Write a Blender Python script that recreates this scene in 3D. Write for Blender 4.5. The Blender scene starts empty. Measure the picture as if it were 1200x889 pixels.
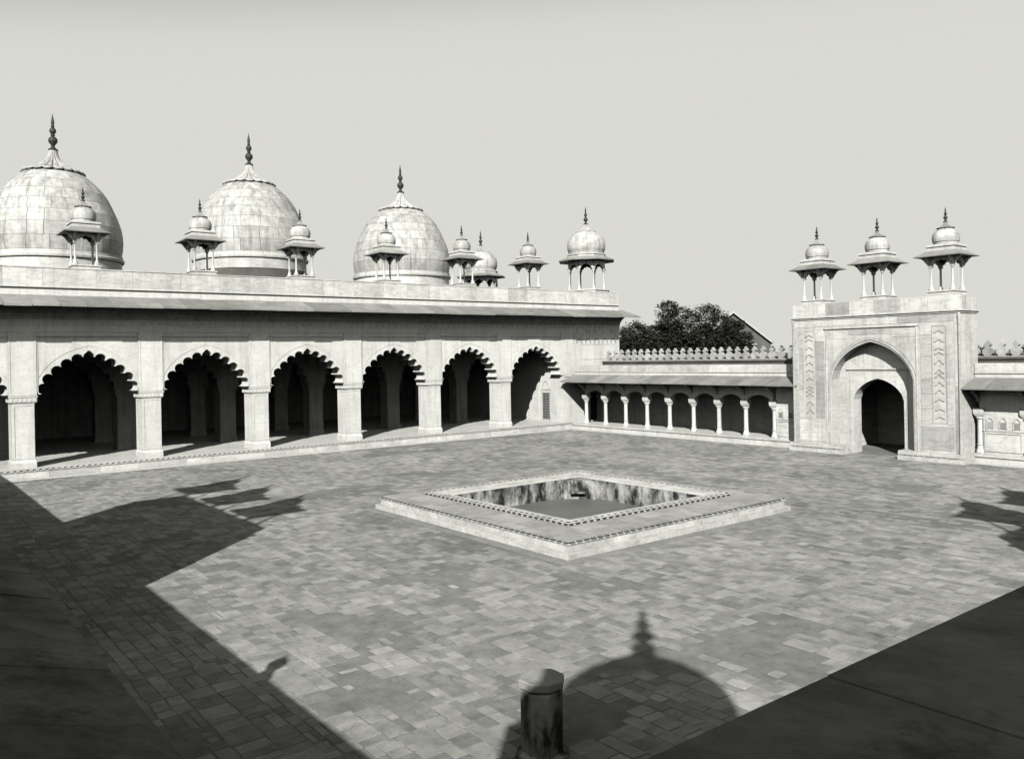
import bpy, math, random
from mathutils import Vector, Matrix
PI=math.pi; rad=math.radians
rng=random.Random(7)
sc=bpy.context.scene; col=sc.collection
# ------------------------------------------------------------------ camera
CAM=Vector((51.38,-6.701,6.04)); yaw,pit,rol=rad(38.032),rad(-0.039),rad(-1.115)
fwd=Vector((-math.cos(yaw)*math.cos(pit),math.sin(yaw)*math.cos(pit),math.sin(pit)))
rt=fwd.cross(Vector((0,0,1))).normalized(); up=rt.cross(fwd)
r2=rt*math.cos(rol)+up*math.sin(rol); u2=-rt*math.sin(rol)+up*math.cos(rol)
cd=bpy.data.cameras.new('camera'); cam=bpy.data.objects.new('camera',cd); col.objects.link(cam)
cam.matrix_world=Matrix(((r2.x,u2.x,-fwd.x,CAM.x),(r2.y,u2.y,-fwd.y,CAM.y),(r2.z,u2.z,-fwd.z,CAM.z),(0,0,0,1)))
cd.sensor_width=36; cd.lens=36*970.3/1200; cd.shift_y=-25.9/1200; cd.clip_start=.1; cd.clip_end=6000
sc.camera=cam
# ------------------------------------------------------------------ light
SX,SY=-1.095,1.155                      # ground shift of a shadow per metre of height
elev=math.atan(1/math.hypot(SX,SY)); azim=math.atan2(-SX,-SY)
W=bpy.data.worlds.new('World'); sc.world=W; W.use_nodes=True
nt=W.node_tree; nt.nodes.clear()
sky=nt.nodes.new('ShaderNodeTexSky'); sky.sky_type='NISHITA'; sky.sun_disc=False
sky.sun_elevation=elev; sky.sun_rotation=azim; sky.altitude=200; sky.air_density=1.0; sky.dust_density=1.6; sky.ozone_density=1
bw=nt.nodes.new('ShaderNodeSeparateColor'); nt.links.new(sky.outputs[0],bw.inputs[0])
ad=nt.nodes.new('ShaderNodeMath'); ad.operation='MULTIPLY_ADD'; ad.inputs[1].default_value=.6; nt.links.new(bw.outputs[0],ad.inputs[0])
ml=nt.nodes.new('ShaderNodeMath'); ml.operation='MULTIPLY'; ml.inputs[1].default_value=.4; nt.links.new(bw.outputs[1],ml.inputs[0]); nt.links.new(ml.outputs[0],ad.inputs[2])
tn=nt.nodes.new('ShaderNodeVectorMath'); tn.operation='SCALE'; tn.inputs[0].default_value=(1,1.0,.93); 
def wm(op,a,b=0.):
    n=nt.nodes.new('ShaderNodeMath'); n.operation=op
    for i,v in enumerate((a,b)):
        if isinstance(v,(int,float)): n.inputs[i].default_value=v
        else: nt.links.new(v,n.inputs[i])
    return n.outputs[0]
CAP,KN=3.78,1.80                          # a film's shoulder: the bright sky near the horizon levels off
sh=wm('MULTIPLY',wm('SUBTRACT',1.,wm('EXPONENT',wm('MULTIPLY',wm('POWER',wm('DIVIDE',ad.outputs[0],KN),6.5),-1.))),CAP)
nt.links.new(sh,tn.inputs['Scale'])
bg=nt.nodes.new('ShaderNodeBackground'); bg.inputs[1].default_value=.15; nt.links.new(tn.outputs[0],bg.inputs[0])
wo=nt.nodes.new('ShaderNodeOutputWorld'); nt.links.new(bg.outputs[0],wo.inputs[0])
sl=bpy.data.lights.new('sun','SUN'); sl.energy=5.0; sl.angle=rad(.53); sl.color=(1,.99,.94)
so=bpy.data.objects.new('sun',sl); col.objects.link(so)
so.rotation_euler=Vector((SX,SY,-1)).to_track_quat('-Z','Y').to_euler(); so.location=(60,-20,40)
vs=sc.view_settings; vs.view_transform='Standard'; vs.look='None'; vs.gamma=1; vs.exposure=.3
try: vs.use_curve_mapping=False
except Exception: pass
sc.render.engine='CYCLES'; sc.render.resolution_x=1024; sc.render.resolution_y=758
sc.cycles.max_bounces=4; sc.cycles.diffuse_bounces=0
# ------------------------------------------------------------------ materials
MATS={}
def mat(name,lo,hi,scale=1.2,rough=.6,rnd=0.,vein=0.,streak=0.,bump=.15,attr=None,fine=9.,tint=(1,1,.965),speck=0.,broad=0.,slo=.47,shi=.66,smap=(2.6,2.6,.22)):
    """grey stone-like surface: noise between lo and hi, random tone per piece, veins, vertical weather streaks"""
    m=bpy.data.materials.new(name); m.use_nodes=True; t=m.node_tree; N=t.nodes; L=t.links
    b=N['Principled BSDF']; b.inputs['Roughness'].default_value=rough
    if 'Specular IOR Level' in b.inputs: b.inputs['Specular IOR Level'].default_value=.25
    g=N.new('ShaderNodeNewGeometry'); oi=N.new('ShaderNodeObjectInfo')
    off=N.new('ShaderNodeVectorMath'); off.operation='SCALE'; off.inputs[0].default_value=(31,17,23)
    L.new(oi.outputs['Random'],off.inputs['Scale'])
    ps=N.new('ShaderNodeVectorMath'); ps.operation='ADD'; L.new(g.outputs['Position'],ps.inputs[0])
    if rnd: L.new(off.outputs[0],ps.inputs[1])
    def noise(sc_,det=5,vec=None,ro=.6):
        n=N.new('ShaderNodeTexNoise'); n.inputs['Scale'].default_value=sc_; n.inputs['Detail'].default_value=det
        n.inputs['Roughness'].default_value=ro; L.new(vec or ps.outputs[0],n.inputs['Vector']); return n.outputs[0]
    def math_(op,a,bv,c=None):
        n=N.new('ShaderNodeMath'); n.operation=op
        for i,v in enumerate((a,bv,c)):
            if v is None: continue
            if isinstance(v,(int,float)): n.inputs[i].default_value=v
            else: L.new(v,n.inputs[i])
        return n.outputs[0]
    def rmp(v,a,bv,x,y):
        n=N.new('ShaderNodeMapRange'); n.inputs[1].default_value=a; n.inputs[2].default_value=bv; n.inputs[3].default_value=x; n.inputs[4].default_value=y
        L.new(v,n.inputs[0]); return n.outputs[0]
    v=rmp(noise(scale,6),.3,.7,lo,hi)
    f=noise(fine,5); v=math_('MULTIPLY',v,rmp(f,.25,.75,.88,1.1))
    if rnd:
        if attr:
            a=N.new('ShaderNodeAttribute'); a.attribute_name=attr; r=a.outputs['Fac']
        else: r=oi.outputs['Random']
        v=math_('MULTIPLY',v,rmp(r,0,1,1-rnd,1+rnd*.55))
    if vein:
        mp=N.new('ShaderNodeMapping'); mp.inputs['Rotation'].default_value=(.4,.7,.5); mp.inputs['Scale'].default_value=(.55,.55,2.2); L.new(ps.outputs[0],mp.inputs[0])
        w=noise(1.3,4,mp.outputs[0],.55); k=math_('ABSOLUTE',math_('SUBTRACT',w,.5),0)
        v=math_('MULTIPLY',v,rmp(k,0,.05,1-vein,1))
    if streak:
        mp=N.new('ShaderNodeMapping'); mp.inputs['Scale'].default_value=smap; L.new(g.outputs['Position'],mp.inputs[0])
        w=noise(1.1,5,mp.outputs[0],.65); v=math_('MULTIPLY',v,rmp(w,slo,shi,1,1-streak))
    if broad:
        w=noise(.16,5,g.outputs['Position'],.62); v=math_('MULTIPLY',v,rmp(w,.35,.65,1-broad,1+broad*.5))
    if speck:
        w=noise(2.3,7,None,.72); v=math_('MULTIPLY',v,rmp(w,.56,.68,1,1-speck))
    c=N.new('ShaderNodeVectorMath'); c.operation='SCALE'; c.inputs[0].default_value=tint; L.new(v,c.inputs['Scale']); L.new(c.outputs[0],b.inputs['Base Color'])
    if bump:
        bp=N.new('ShaderNodeBump'); bp.inputs['Strength'].default_value=bump; bp.inputs['Distance'].default_value=.02; L.new(f,bp.inputs['Height']); L.new(bp.outputs[0],b.inputs['Normal'])
    MATS[name]=m; return m
mat('marble',.6,.75,.6,.5,rnd=.06,vein=.09,streak=.16,speck=.06)
mat('marble_slab',.52,.74,.7,.5,rnd=.17,vein=.2,streak=.14,speck=.08)
mat('marble_gate',.47,.68,.45,.55,rnd=.30,vein=.2,streak=.2,speck=.12)
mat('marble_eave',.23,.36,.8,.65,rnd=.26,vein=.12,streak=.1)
mat('marble_dome',.38,.62,1.3,.5,rnd=.17,vein=.14,streak=.36,speck=.2,fine=5)
mat('marble_kiosk',.5,.68,1.2,.5,rnd=.05,streak=.22)
mat('shaded_marble',.25,.4,.8,.6,streak=.3)  # hall interior marble, darkened so indoor shade sits in the colour
mat('shade_dark_stone',.07,.2,1.6,.9,streak=.35,speck=.6,bump=.8,fine=14)  # stained stone of the near parapets and eaves, darkened further to imitate shade
mat('coving_stone',.32,.46,.8,.7,streak=.3)  # tone lowered to put the shade under the eave into the colour
mat('joint',.22,.34,1,.9)
mat('paving',.26,.43,2.2,.75,fine=26,rnd=.30,vein=.10,bump=.3,speck=.3,broad=.22)
mat('paving_mass',.26,.43,2.2,.75,fine=26,rnd=.30,attr='tone',vein=.10,bump=.3,speck=.3,broad=.22)
mat('cement',.17,.27,2.4,.9,bump=.5,fine=30,speck=.35,broad=.2)
mat('sandstone',.07,.13,.8,.9,tint=(1.05,.98,.9))
mat('merlon_stone',.34,.52,1.5,.8,rnd=.2,streak=.3)
mat('bronze',.03,.06,5,.45,tint=(1,1,.95))
mat('inlay',.03,.05,6,.5)
mat('gate_wall',.5,.7,.5,.55,rnd=.04,vein=.16,streak=.2,speck=.1)
mat('relief',.26,.34,6,.7)
mat('stained',.16,.56,1.3,.8,streak=.94,speck=.8,fine=14,slo=.42,shi=.60,smap=(1.9,1.9,.75))
mat('basin_floor',.13,.18,.5,.55,bump=.1)
mat('platform_stone',.33,.47,1.5,.7,rnd=.2,vein=.1,speck=.25,fine=20)
mat('terrace',.34,.46,.9,.9)
mat('earth',.12,.2,.05,.95)
mat('foliage',.02,.052,.7,.7,bump=0,tint=(.95,1.05,.8))
mat('bark',.05,.09,3,.9)
mat('house_wall',.09,.13,.7,.9); mat('roof_sheet',.11,.17,.6,.8,streak=.3); mat('white_trim',.4,.5,1,.7)
mat('grille',.22,.3,6,.6); mat('dark_glass_and_gap',.02,.03,2,.3)
# ------------------------------------------------------------------ mesh helpers
class MB:
    def __init__(s): s.v=[]; s.f=[]; s.M=None; s.att=[]
    def add(s,vs,fs):
        o=len(s.v)
        for p in vs:
            if s.M is not None: p=s.M@Vector(p)
            s.v.append(tuple(p))
        s.f+= [tuple(i+o for i in f) for f in fs]; return s
    def box(s,x0,x1,y0,y1,z0,z1):
        return s.add([(x0,y0,z0),(x1,y0,z0),(x1,y1,z0),(x0,y1,z0),(x0,y0,z1),(x1,y0,z1),(x1,y1,z1),(x0,y1,z1)],
            [(3,2,1,0),(4,5,6,7),(0,1,5,4),(1,2,6,5),(2,3,7,6),(3,0,4,7)])
    def prism(s,poly,a0,a1,axis='x'):
        """closed outline (p,q) pushed from a0 to a1 along an axis; x: (p,q)->(y,z)  y: ->(x,z)  z: ->(x,y)"""
        n=len(poly)
        ar=sum(poly[i][0]*poly[(i+1)%n][1]-poly[(i+1)%n][0]*poly[i][1] for i in range(n))
        if ar<0: poly=poly[::-1]
        k={'x':lambda p,q,a:(a,p,q),'y':lambda p,q,a:(p,a,q),'z':lambda p,q,a:(p,q,a)}[axis]
        vs=[k(p,q,a0) for p,q in poly]+[k(p,q,a1) for p,q in poly]
        fs=[tuple(range(n))[::-1],tuple(range(n,2*n))]+[(i,(i+1)%n,n+(i+1)%n,n+i) for i in range(n)]
        if axis=='y': fs=[f[::-1] for f in fs]
        if a1<a0: fs=[f[::-1] for f in fs]
        return s.add(vs,fs)
    def lathe(s,prof,n,rot=0.,c=(0,0,0),fl=None,caps=True):
        """prof: (r,z) from bottom to top"""
        vs=[];fs=[];k=len(prof)
        for j,(r,z) in enumerate(prof):
            for i in range(n):
                a=rot+2*PI*i/n; rr=r; zz=z
                if fl: rr,zz=fl(j,a,r,z)
                vs.append((c[0]+rr*math.cos(a),c[1]+rr*math.sin(a),c[2]+zz))
        for j in range(k-1):
            for i in range(n):
                i2=(i+1)%n; fs.append((j*n+i,j*n+i2,(j+1)*n+i2,(j+1)*n+i))
        if caps:
            fs.append(tuple(range(n))[::-1]); fs.append(tuple(range((k-1)*n,k*n)))
        return s.add(vs,fs)
    def mesh(s,name,m,smooth=False,org=(0,0,0)):
        me=bpy.data.meshes.new(name); me.from_pydata([(x-org[0],y-org[1],z-org[2]) for x,y,z in s.v],[],s.f)
        if smooth:
            me.polygons.foreach_set('use_smooth',[True]*len(me.polygons))
            try: me.set_sharp_from_angle(angle=rad(38))
            except Exception: pass
        me.materials.append(MATS[m]); me.update(); return me
    def build(s,name,m,parent=None,smooth=False,org=(0,0,0),loc=None,**k):
        o=put(name,s.mesh(name,m,smooth,org),parent,loc); tag(o,**k); return o
def put(name,me,parent=None,loc=None,rz=0.,scale=None):
    o=bpy.data.objects.new(name,me); col.objects.link(o); o.parent=parent
    if loc: o.location=loc
    if rz: o.rotation_euler.z=rz
    if scale: o.scale=scale
    return o
def tag(o,label=None,cat=None,group=None,kind=None):
    if label: o['label']=label
    if cat: o['category']=cat
    if group: o['group']=group
    if kind: o['kind']=kind
    return o
def thing(name,label,cat,loc=(0,0,0),rz=0.,group=None):
    o=bpy.data.objects.new(name,None); col.objects.link(o); o.location=loc; o.rotation_euler.z=rz; o.empty_display_size=.3
    return tag(o,label,cat,group)
def copy_tree(o,parent=None):
    c=o.copy(); col.objects.link(c); c.parent=parent
    for ch in list(o.children): copy_tree(ch,c)
    return c
def foil(hw,zs,zt,nl,cut,foot=None,p=1.9):
    """cusped arch outline from (-hw,zs) over the apex to (hw,zs): nl lobes swelling outwards from an arch-shaped path"""
    path=[]
    z1=zs+(zt-zs)*.22
    for i in range(9): path.append((-hw,zs+(z1-zs)*i/8))
    for i in range(1,61):
        u=-1+i/60; path.append((u*hw,z1+(zt-z1)*(1-abs(u)**p)))
    path+= [(-y,z) for y,z in path[-2::-1]]
    L=[0]
    for a,b in zip(path,path[1:]): L.append(L[-1]+math.dist(a,b))
    def at(s):
        for i in range(len(L)-1):
            if L[i+1]>=s-1e-9:
                t=(s-L[i])/max(1e-9,L[i+1]-L[i]); return (path[i][0]+(path[i+1][0]-path[i][0])*t,path[i][1]+(path[i+1][1]-path[i][1])*t)
        return path[-1]
    out=[]
    for k in range(nl):
        a=at(L[-1]*k/nl); b=at(L[-1]*(k+1)/nl); mx,mz=(a[0]+b[0])/2,(a[1]+b[1])/2
        dx,dz=(b[0]-a[0])/2,(b[1]-a[1])/2; R=math.hypot(dx,dz); nx,nz=-dz/R,dx/R
        m=9
        for j in range(m):
            t=PI-PI*j/m
            y=mx+dx*math.cos(t)+nx*R*math.sin(t)*cut; z=mz+dz*math.cos(t)+nz*R*math.sin(t)*cut
            if k==nl//2 and nl%2: 
                z+= .35*R*max(0,1-abs(j-m/2)/1.6)
            out.append((y,z))
    out.append(path[-1]); return out
def pointed(hw,zs,zt,n=12,p=1.75):
    o=[]
    for i in range(2*n+1):
        u=-1+i/n; c=abs(u); z=zs+(zt-zs)*((1-c**2.3)**.62*.75+(1-c)*.25); o.append((u*hw,z))
    return o
def arch_panel(mb,y0,y1,z0,z1,curve,a0,a1,axis='x'):
    cy=(y0+y1)/2
    poly=[(y0,z0)]+[(cy+y,z) for y,z in curve]+[(y1,z0),(y1,z1),(y0,z1)]
    q=[poly[0]]
    for p in poly[1:]:
        if math.dist(p,q[-1])>1e-4: q.append(p)
    return mb.prism(q,a0,a1,axis)
def frame(mb,axis,at,th,u0,u1,z0,z1,w):
    """a raised rectangular border on a wall face"""
    for a,b,c,d in ((u0,u1,z1-w,z1),(u0,u1,z0,z0+w),(u0,u0+w,z0+w,z1-w),(u1-w,u1,z0+w,z1-w)):
        if axis=='x': mb.box(min(at,at+th),max(at,at+th),a,b,c,d)
        else: mb.box(a,b,min(at,at+th),max(at,at+th),c,d)
# ------------------------------------------------------------------ ground and courtyard paving
B=6.55; YC=2.5*B
g=MB().box(-2500,2500,-2500,2500,-3.0,-.6).build('ground','earth',kind='structure')
X0,X1,Y0,Y1=.6,49.4,-6.41,39.16
TX0,TX1,TY0,TY1=20.75,33.3,9.1,21.0     # footprint of the tank
fl=MB().box(X0-4,X1+6,Y0-6,TY0+1,-.5,-.009).box(X0-4,X1+6,TY1-1,Y1+6,-.5,-.009).box(X0-4,TX0+1,TY0+1,TY1-1,-.5,-.009).box(TX1-1,X1+6,TY0+1,TY1-1,-.5,-.009).build('courtyard','cement',kind='structure')
from mathutils import noise as mn
def px_of(p):
    d=Vector(p)-CAM; z=d.dot(fwd); return 600+970.3*d.dot(r2)/z, 418.6-970.3*d.dot(u2)/z, z
slabs=[]
ZX=[X0,6.2,13.5,19.8,27.1,34.4,39.7,44.3,X1]          # areas laid at different times, each with its own courses
for za,zb in zip(ZX,ZX[1:]):
    y=Y0-rng.uniform(0,.3); hs_=rng.uniform(.88,1.12)
    while y<Y1:
        h=rng.choice((.2,.26,.3,.34,.42,.5))*rng.uniform(.9,1.12)*hs_; x=za
        while x<zb-.02:
            w=rng.choice((.22,.3,.38,.38,.46,.46,.55,.7))*rng.uniform(.85,1.15)
            if zb-x-w<.18: w=zb-x
            cx,cy=x+w/2,y+h/2
            if not (TX0<cx<TX1 and TY0<cy<TY1):
                bad=mn.noise((cx*.33,cy*.33,3.1))+.55*mn.noise((cx*.9,cy*.9,8.3))+.25*mn.noise((cx*2.2,cy*2.2,1.3))
                keep=bad<.32 or rng.random()<.12
                if keep:
                    if w>.4 and rng.random()<.10: slabs.append((cx,cy-h*.26,w,h*.48,bad)); slabs.append((cx,cy+h*.25,w,h*.48,bad))
                    else: slabs.append((cx,cy,w,h,bad))
            x+=w
        y+=h
scored=[]
for i,(cx,cy,w,h,bad) in enumerate(slabs):
    u,v,z=px_of((cx,cy,0))
    if z>1 and 4<u<1196 and v<880 and not (cx>42.3 and cy<16): scored.append((w*h/z**3,i))
scored.sort(reverse=True); near=set(i for _,i in scored[:300])
def slab_mesh(seed):
    r=random.Random(seed); m=MB(); j=lambda a:r.uniform(-a,a)
    q=[(-.5+j(.02),-.5+j(.03)),(.5+j(.02),-.5+j(.03)),(.5+j(.02),.5+j(.03)),(-.5+j(.02),.5+j(.03))]
    if r.random()<.45: c=r.randrange(4); a=q[c]; q[c:c+1]=[(a[0]*.98,a[1]*.72),(a[0]*.84,a[1]*.97)] if c in(0,2) else [(a[0]*.84,a[1]*.97),(a[0]*.98,a[1]*.72)]
    n=len(q); b=.012
    vs=[(x,y,-1) for x,y in q]+[(x,y,-.06) for x,y in q]+[(x*(1-b),y*(1-b*1.4),0) for x,y in q]
    fs=[tuple(range(2*n,3*n))]
    for k in (0,1): fs+=[(k*n+i,k*n+(i+1)%n,(k+1)*n+(i+1)%n,(k+1)*n+i) for i in range(n)]
    return m.add(vs,fs).mesh('paving_slab','paving')
SM=[slab_mesh(s) for s in range(8)]
big=MB(); tones=[]
for i,(cx,cy,w,h,bad) in enumerate(slabs):
    dz=rng.gauss(0,.0022); gap=rng.uniform(.010,.028)
    if bad>.32: w*=rng.uniform(.5,.85); h*=rng.uniform(.6,.9)
    if i in near:
        put('paving_slab',rng.choice(SM),fl,(cx,cy,dz),0,(w-gap,h-gap,.05)).rotation_euler.z=rng.gauss(0,.012)
    else:
        a,b=(w-gap)/2,(h-gap)/2; t=.008; n0=len(big.f)
        rj=lambda:rng.uniform(-.018,.018)
        q=[(cx-a+rj(),cy-b+rj()),(cx+a+rj(),cy-b+rj()),(cx+a+rj(),cy+b+rj()),(cx-a+rj(),cy+b+rj())]
        big.add([(x_,y_,-.05) for x_,y_ in q]+[(x_,y_,dz) for x_,y_ in q],[(4,5,6,7),(0,1,5,4),(1,2,6,5),(2,3,7,6),(3,0,4,7)])
        tones+=[rng.random()]*5
pm=big.mesh('paving','paving_mass'); at_=pm.attributes.new('tone','FLOAT','FACE'); at_.data.foreach_set('value',tones)
tag(put('paving',pm,fl),kind='stuff')
# ------------------------------------------------------------------ kiosks
def finial(mb,z0,h,r):
    P=[(1,0),(1.05,.03),(.55,.07),(.35,.12),(.5,.16),(.9,.22),(1,.27),(.85,.33),(.35,.38),(.5,.41),(.35,.44),(.62,.48),(.74,.53),(.6,.58),(.28,.62),(.42,.65),(.26,.68),(.36,.74),(.3,.82),(.12,.92),(.02,1)]
    mb.lathe([(r*a,z0+h*b) for a,b in P],10)
def petal_cap(mb,r0,z0,r1,z1,lobes=16):
    """scalloped, fluted lotus cap: a projecting rim that sweeps up concave to the finial"""
    P=[(r0*.80,z0-.03*r0),(r0*.97,z0-.05*r0),(r0*1.03,z0),(r0*1.0,z0+.055*r0),(r0*.9,z0+.085*r0)]+[(r1+(r0*.82-r1)*(1-t)**2.3,z0+.11*r0+(z1-z0-.11*r0)*t) for t in [i/9 for i in range(10)]]
    def fl(j,a,r,z):
        c=abs(math.cos(a*lobes/2)); g=(1-c)**1.5
        if 0<j<4: return r*(1-.10*g), z+.06*r0*g
        if j==0: return r,z
        return r*(1-(.2*g if j<13 else .08*g)), z
    mb.lathe(P,lobes*8,fl=fl)
def small_kiosk():
    t=thing('kiosk','','kiosk')
    q=math.sqrt(.5)
    MB().lathe([(1.42*q,-.12),(1.42*q,.10),(1.52*q,.12),(1.52*q,.17),(1.38*q,.2)],4,PI/4).build('plinth','marble_kiosk',t)
    cm=MB().lathe([(.155,.2),(.155,.27),(.12,.3),(.11,.38),(.075,.46),(.06,.5),(.055,1.42),(.075,1.46),(.06,1.5),(.11,1.58),(.125,1.66),(.125,1.75)],8,PI/8).mesh('column','marble_kiosk',True)
    for a in (-1,1):
        for b in (-1,1): put('column',cm,t,(a*.56,b*.56,0))
    am=MB(); arch_panel(am,-.62,.62,1.45,1.98,foil(.44,1.47,1.80,5,.75),-.09,.09,'y'); am=am.mesh('bracket_arch','marble_kiosk')
    for k in range(4):
        put('bracket_arch',am,t,(.56*math.cos(k*PI/2),.56*math.sin(k*PI/2),0),k*PI/2+PI/2)
    bm=MB().prism([(.0,1.38),(.06,1.5),(.12,1.62),(.22,1.72),(.3,1.84),(.42,1.92),(.42,1.99),(0,1.99)],-.06,.06,'y').mesh('bracket','marble_kiosk')
    for a in (-1,1):
        for b in (-1,1):
            put('bracket',bm,t,(a*.6,b*.6,0),0 if a>0 else PI); put('bracket',bm,t,(a*.6,b*.6,0),PI/2 if b>0 else -PI/2)
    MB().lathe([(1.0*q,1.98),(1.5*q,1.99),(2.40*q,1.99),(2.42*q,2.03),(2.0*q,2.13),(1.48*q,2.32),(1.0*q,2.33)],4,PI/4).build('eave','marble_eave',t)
    MB().lathe([(1.42*q,2.31),(1.42*q,2.5),(1.54*q,2.53),(1.54*q,2.6),(1.3*q,2.66),(1.2*q,2.67)],4,PI/4).build('cornice','marble_kiosk',t)
    MB().lathe([(.62,2.64),(.62,2.8),(.66,2.82),(.67,2.9),(.68,3.02),(.67,3.13),(.63,3.27),(.54,3.4),(.4,3.5),(.28,3.54)],28).build('dome','marble_dome',t,True)
    c=MB(); petal_cap(c,.45,3.55,.09,3.92,12); c.build('petal_cap','marble_eave',t,True)
    f=MB(); finial(f,3.9,.82,.115); f.build('finial','bronze',t,True)
    return t
KIOSK=small_kiosk(); used=[0]
def kiosk(loc,label,group,rz=0.):
    o=KIOSK if not used[0] else copy_tree(KIOSK); used[0]=1
    o.name='roof_kiosk'; o.location=loc; o.rotation_euler.z=rz; tag(o,label,'kiosk',group); return o
def big_kiosk():
    t=thing('corner_kiosk','','kiosk'); R=1.62; n=8; rot=PI/8; k=1/math.cos(PI/8)
    MB().lathe([(1.85*k,-.25),(1.85*k,0),(1.95*k,.02),(1.95*k,.1),(1.75*k,.13)],8,rot).build('plinth','marble_kiosk',t)
    cm=MB().lathe([(.19,.12),(.19,.22),(.14,.26),(.12,.4),(.085,.46),(.075,1.68),(.1,1.72),(.085,1.78),(.15,1.9),(.17,2.0)],8,PI/8).mesh('column','marble_kiosk',True)
    for i in range(8):
        a=rot+i*PI/4; put('column',cm,t,(R*math.cos(a),R*math.sin(a),0),a)
    w=R*math.sin(PI/8); ap=R*math.cos(PI/8)
    am=MB(); arch_panel(am,-w,w,1.72,2.72,foil(w-.13,1.75,2.3,7,.7),-.1,.1,'y'); am=am.mesh('bracket_arch','marble_kiosk')
    for i in range(8):
        a=i*PI/4; put('bracket_arch',am,t,(ap*math.cos(a),ap*math.sin(a),0),a+PI/2)
    MB().lathe([(1.4,2.7),(1.7*k,2.71),(2.38*k,2.62),(2.4*k,2.68),(1.75*k,2.98),(1.2,2.99)],8,rot).build('eave','marble_eave',t)
    MB().lathe([(1.6*k,2.97),(1.6*k,3.14),(1.68*k,3.16),(1.68*k,3.22),(1.5,3.26)],8,rot).build('cornice','marble_kiosk',t)
    MB().lathe([(1.56,3.2),(1.57,3.5),(1.62,3.56),(1.67,3.8),(1.69,4.1),(1.64,4.4),(1.5,4.72),(1.22,5.02),(.85,5.24),(.7,5.3)],36).build('dome','marble_dome',t,True)
    c=MB(); petal_cap(c,.88,5.24,.17,5.95,14); c.build('petal_cap','marble_dome',t,True)
    f=MB(); finial(f,5.93,1.6,.2); f.build('finial','bronze',t,True)
    return t
# ------------------------------------------------------------------ prayer hall
HO=(-9.8,YC,0)
H=thing('prayer_hall','long white marble mosque hall with cusped arches and three bulbous domes','mosque',HO)
YS,YN=YC-29.125,YC+29.125
def hb(mb,name,m,parent=None,**k): return mb.build(name,m,parent or H,org=HO,**k)
hb(MB().box(-20.2,.50,YS,39.3,-.2,.40).box(-20.2,.56,YS,39.3,.40,.44).box(-20.2,.603,YS,39.3,.52,.554).box(-20.2,.52,YS,39.3,.44,.52).box(.1,.95,YS,39.0,-.2,.03),'plinth','marble')
d=MB(); y=YS
while y<39.2: d.box(.5,.585,y,y+.17,.44,.52); y+=.3
hb(d,'dentil_band','marble_slab',kind='stuff')
pl=[o for o in H.children if o.name.startswith('plinth')][0]; y=YS
while y<39.2:
    w=min(rng.uniform(1.6,3.2),39.25-y); hb(MB().box(.5,.515+rng.uniform(0,.008),y+.005,y+w-.005,.035,.395),'plinth_block','marble_slab',pl); y+=w
def pier(mb,x,y,w,dp,zc=4.02):
    """pier with flared base, panelled shaft and capital band; front face at x"""
    mb.box(x-dp-.07,x+.07,y-w/2-.07,y+w/2+.07,.554,.84)
    vs=[];a,b=.07,.0
    mb.add([(x-dp-.07,y-w/2-.07,.84),(x+.07,y-w/2-.07,.84),(x+.07,y+w/2+.07,.84),(x-dp-.07,y+w/2+.07,.84),(x-dp,y-w/2,1.0),(x,y-w/2,1.0),(x,y+w/2,1.0),(x-dp,y+w/2,1.0)],[(0,1,5,4),(1,2,6,5),(2,3,7,6),(3,0,4,7)])
    mb.box(x-dp,x,y-w/2,y+w/2,1.0,zc)
    frame(mb,'x',x,.022,y-w/2+.002,y+w/2-.002,1.03,zc-.02,.10)
    frame(mb,'y',y-w/2,-.022,x-dp+.002,x-.002,1.03,zc-.02,.12)
    frame(mb,'y',y+w/2,.022,x-dp+.002,x-.002,1.03,zc-.02,.12)
    mb.box(x-dp-.03,x+.03,y-w/2-.05,y+w/2+.05,zc,zc+.07)
    mb.box(x-dp-.08,x+.08,y-w/2-.13,y+w/2+.13,zc+.07,zc+.34)
    mb.box(x-dp-.11,x+.11,y-w/2-.17,y+w/2+.17,zc+.34,zc+.40)
    for i in range(6):
        yy=y-w/2-.1+i*(w+.2-.12)/5; mb.box(x+.08,x+.10,yy,yy+.12,zc+.1,zc+.3)
p0=MB(); pier(p0,0,0,1.034,1.352); p0=p0.mesh('pier','marble')
for i in range(-1,6): put('pier',p0,H,(9.8,i*B-YC,0))
# upper pilaster strips and cusped arches
ps_=MB().box(-1.35,0,-.66,.66,4.42,7.88); frame(ps_,'x',0,.02,-.655,.655,4.46,7.8,.09); ps_=ps_.mesh('pilaster','marble')
for i in range(-1,7): put('pilaster',ps_,H,(9.8,i*B-YC,0))
AF=foil(2.36,4.5,6.52,11,.95)
AF=[(-2.61,4.42),(-2.61,4.5)]+AF+[(2.61,4.5),(2.61,4.42)]
ar=MB(); arch_panel(ar,-B/2+.661,B/2-.661,4.421,7.88,AF,-1.3,-.05); 
fr=[(y*1.12,4.5+(z-4.5)*1.1+.02) for y,z in pointed(2.36,4.9,6.86,16)]
for (a,b) in zip(fr,fr[1:]):
    ar.prism([a,b,(b[0],b[1]+.045),(a[0],a[1]+.045)],-.05,-.03)
ar.box(-.05,-.02,-B/2+.665,-B/2+.735,4.6,7.6).box(-.05,-.02,B/2-.735,B/2-.665,4.6,7.6).box(-.05,-.02,-B/2+.735,B/2-.735,7.53,7.6)
ar=ar.mesh('cusped_arch','marble')
for i in range(-1,6): put('cusped_arch',ar,H,(9.8,(i+.5)*B-YC,0))
# lintel moulding over each arch
lm=MB().box(-.3,.06,-B/2+.67,B/2-.67,7.62,7.7).mesh('label_moulding','marble_slab')
for i in range(-1,6): put('label_moulding',lm,H,(9.8,(i+.5)*B-YC,0))
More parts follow.
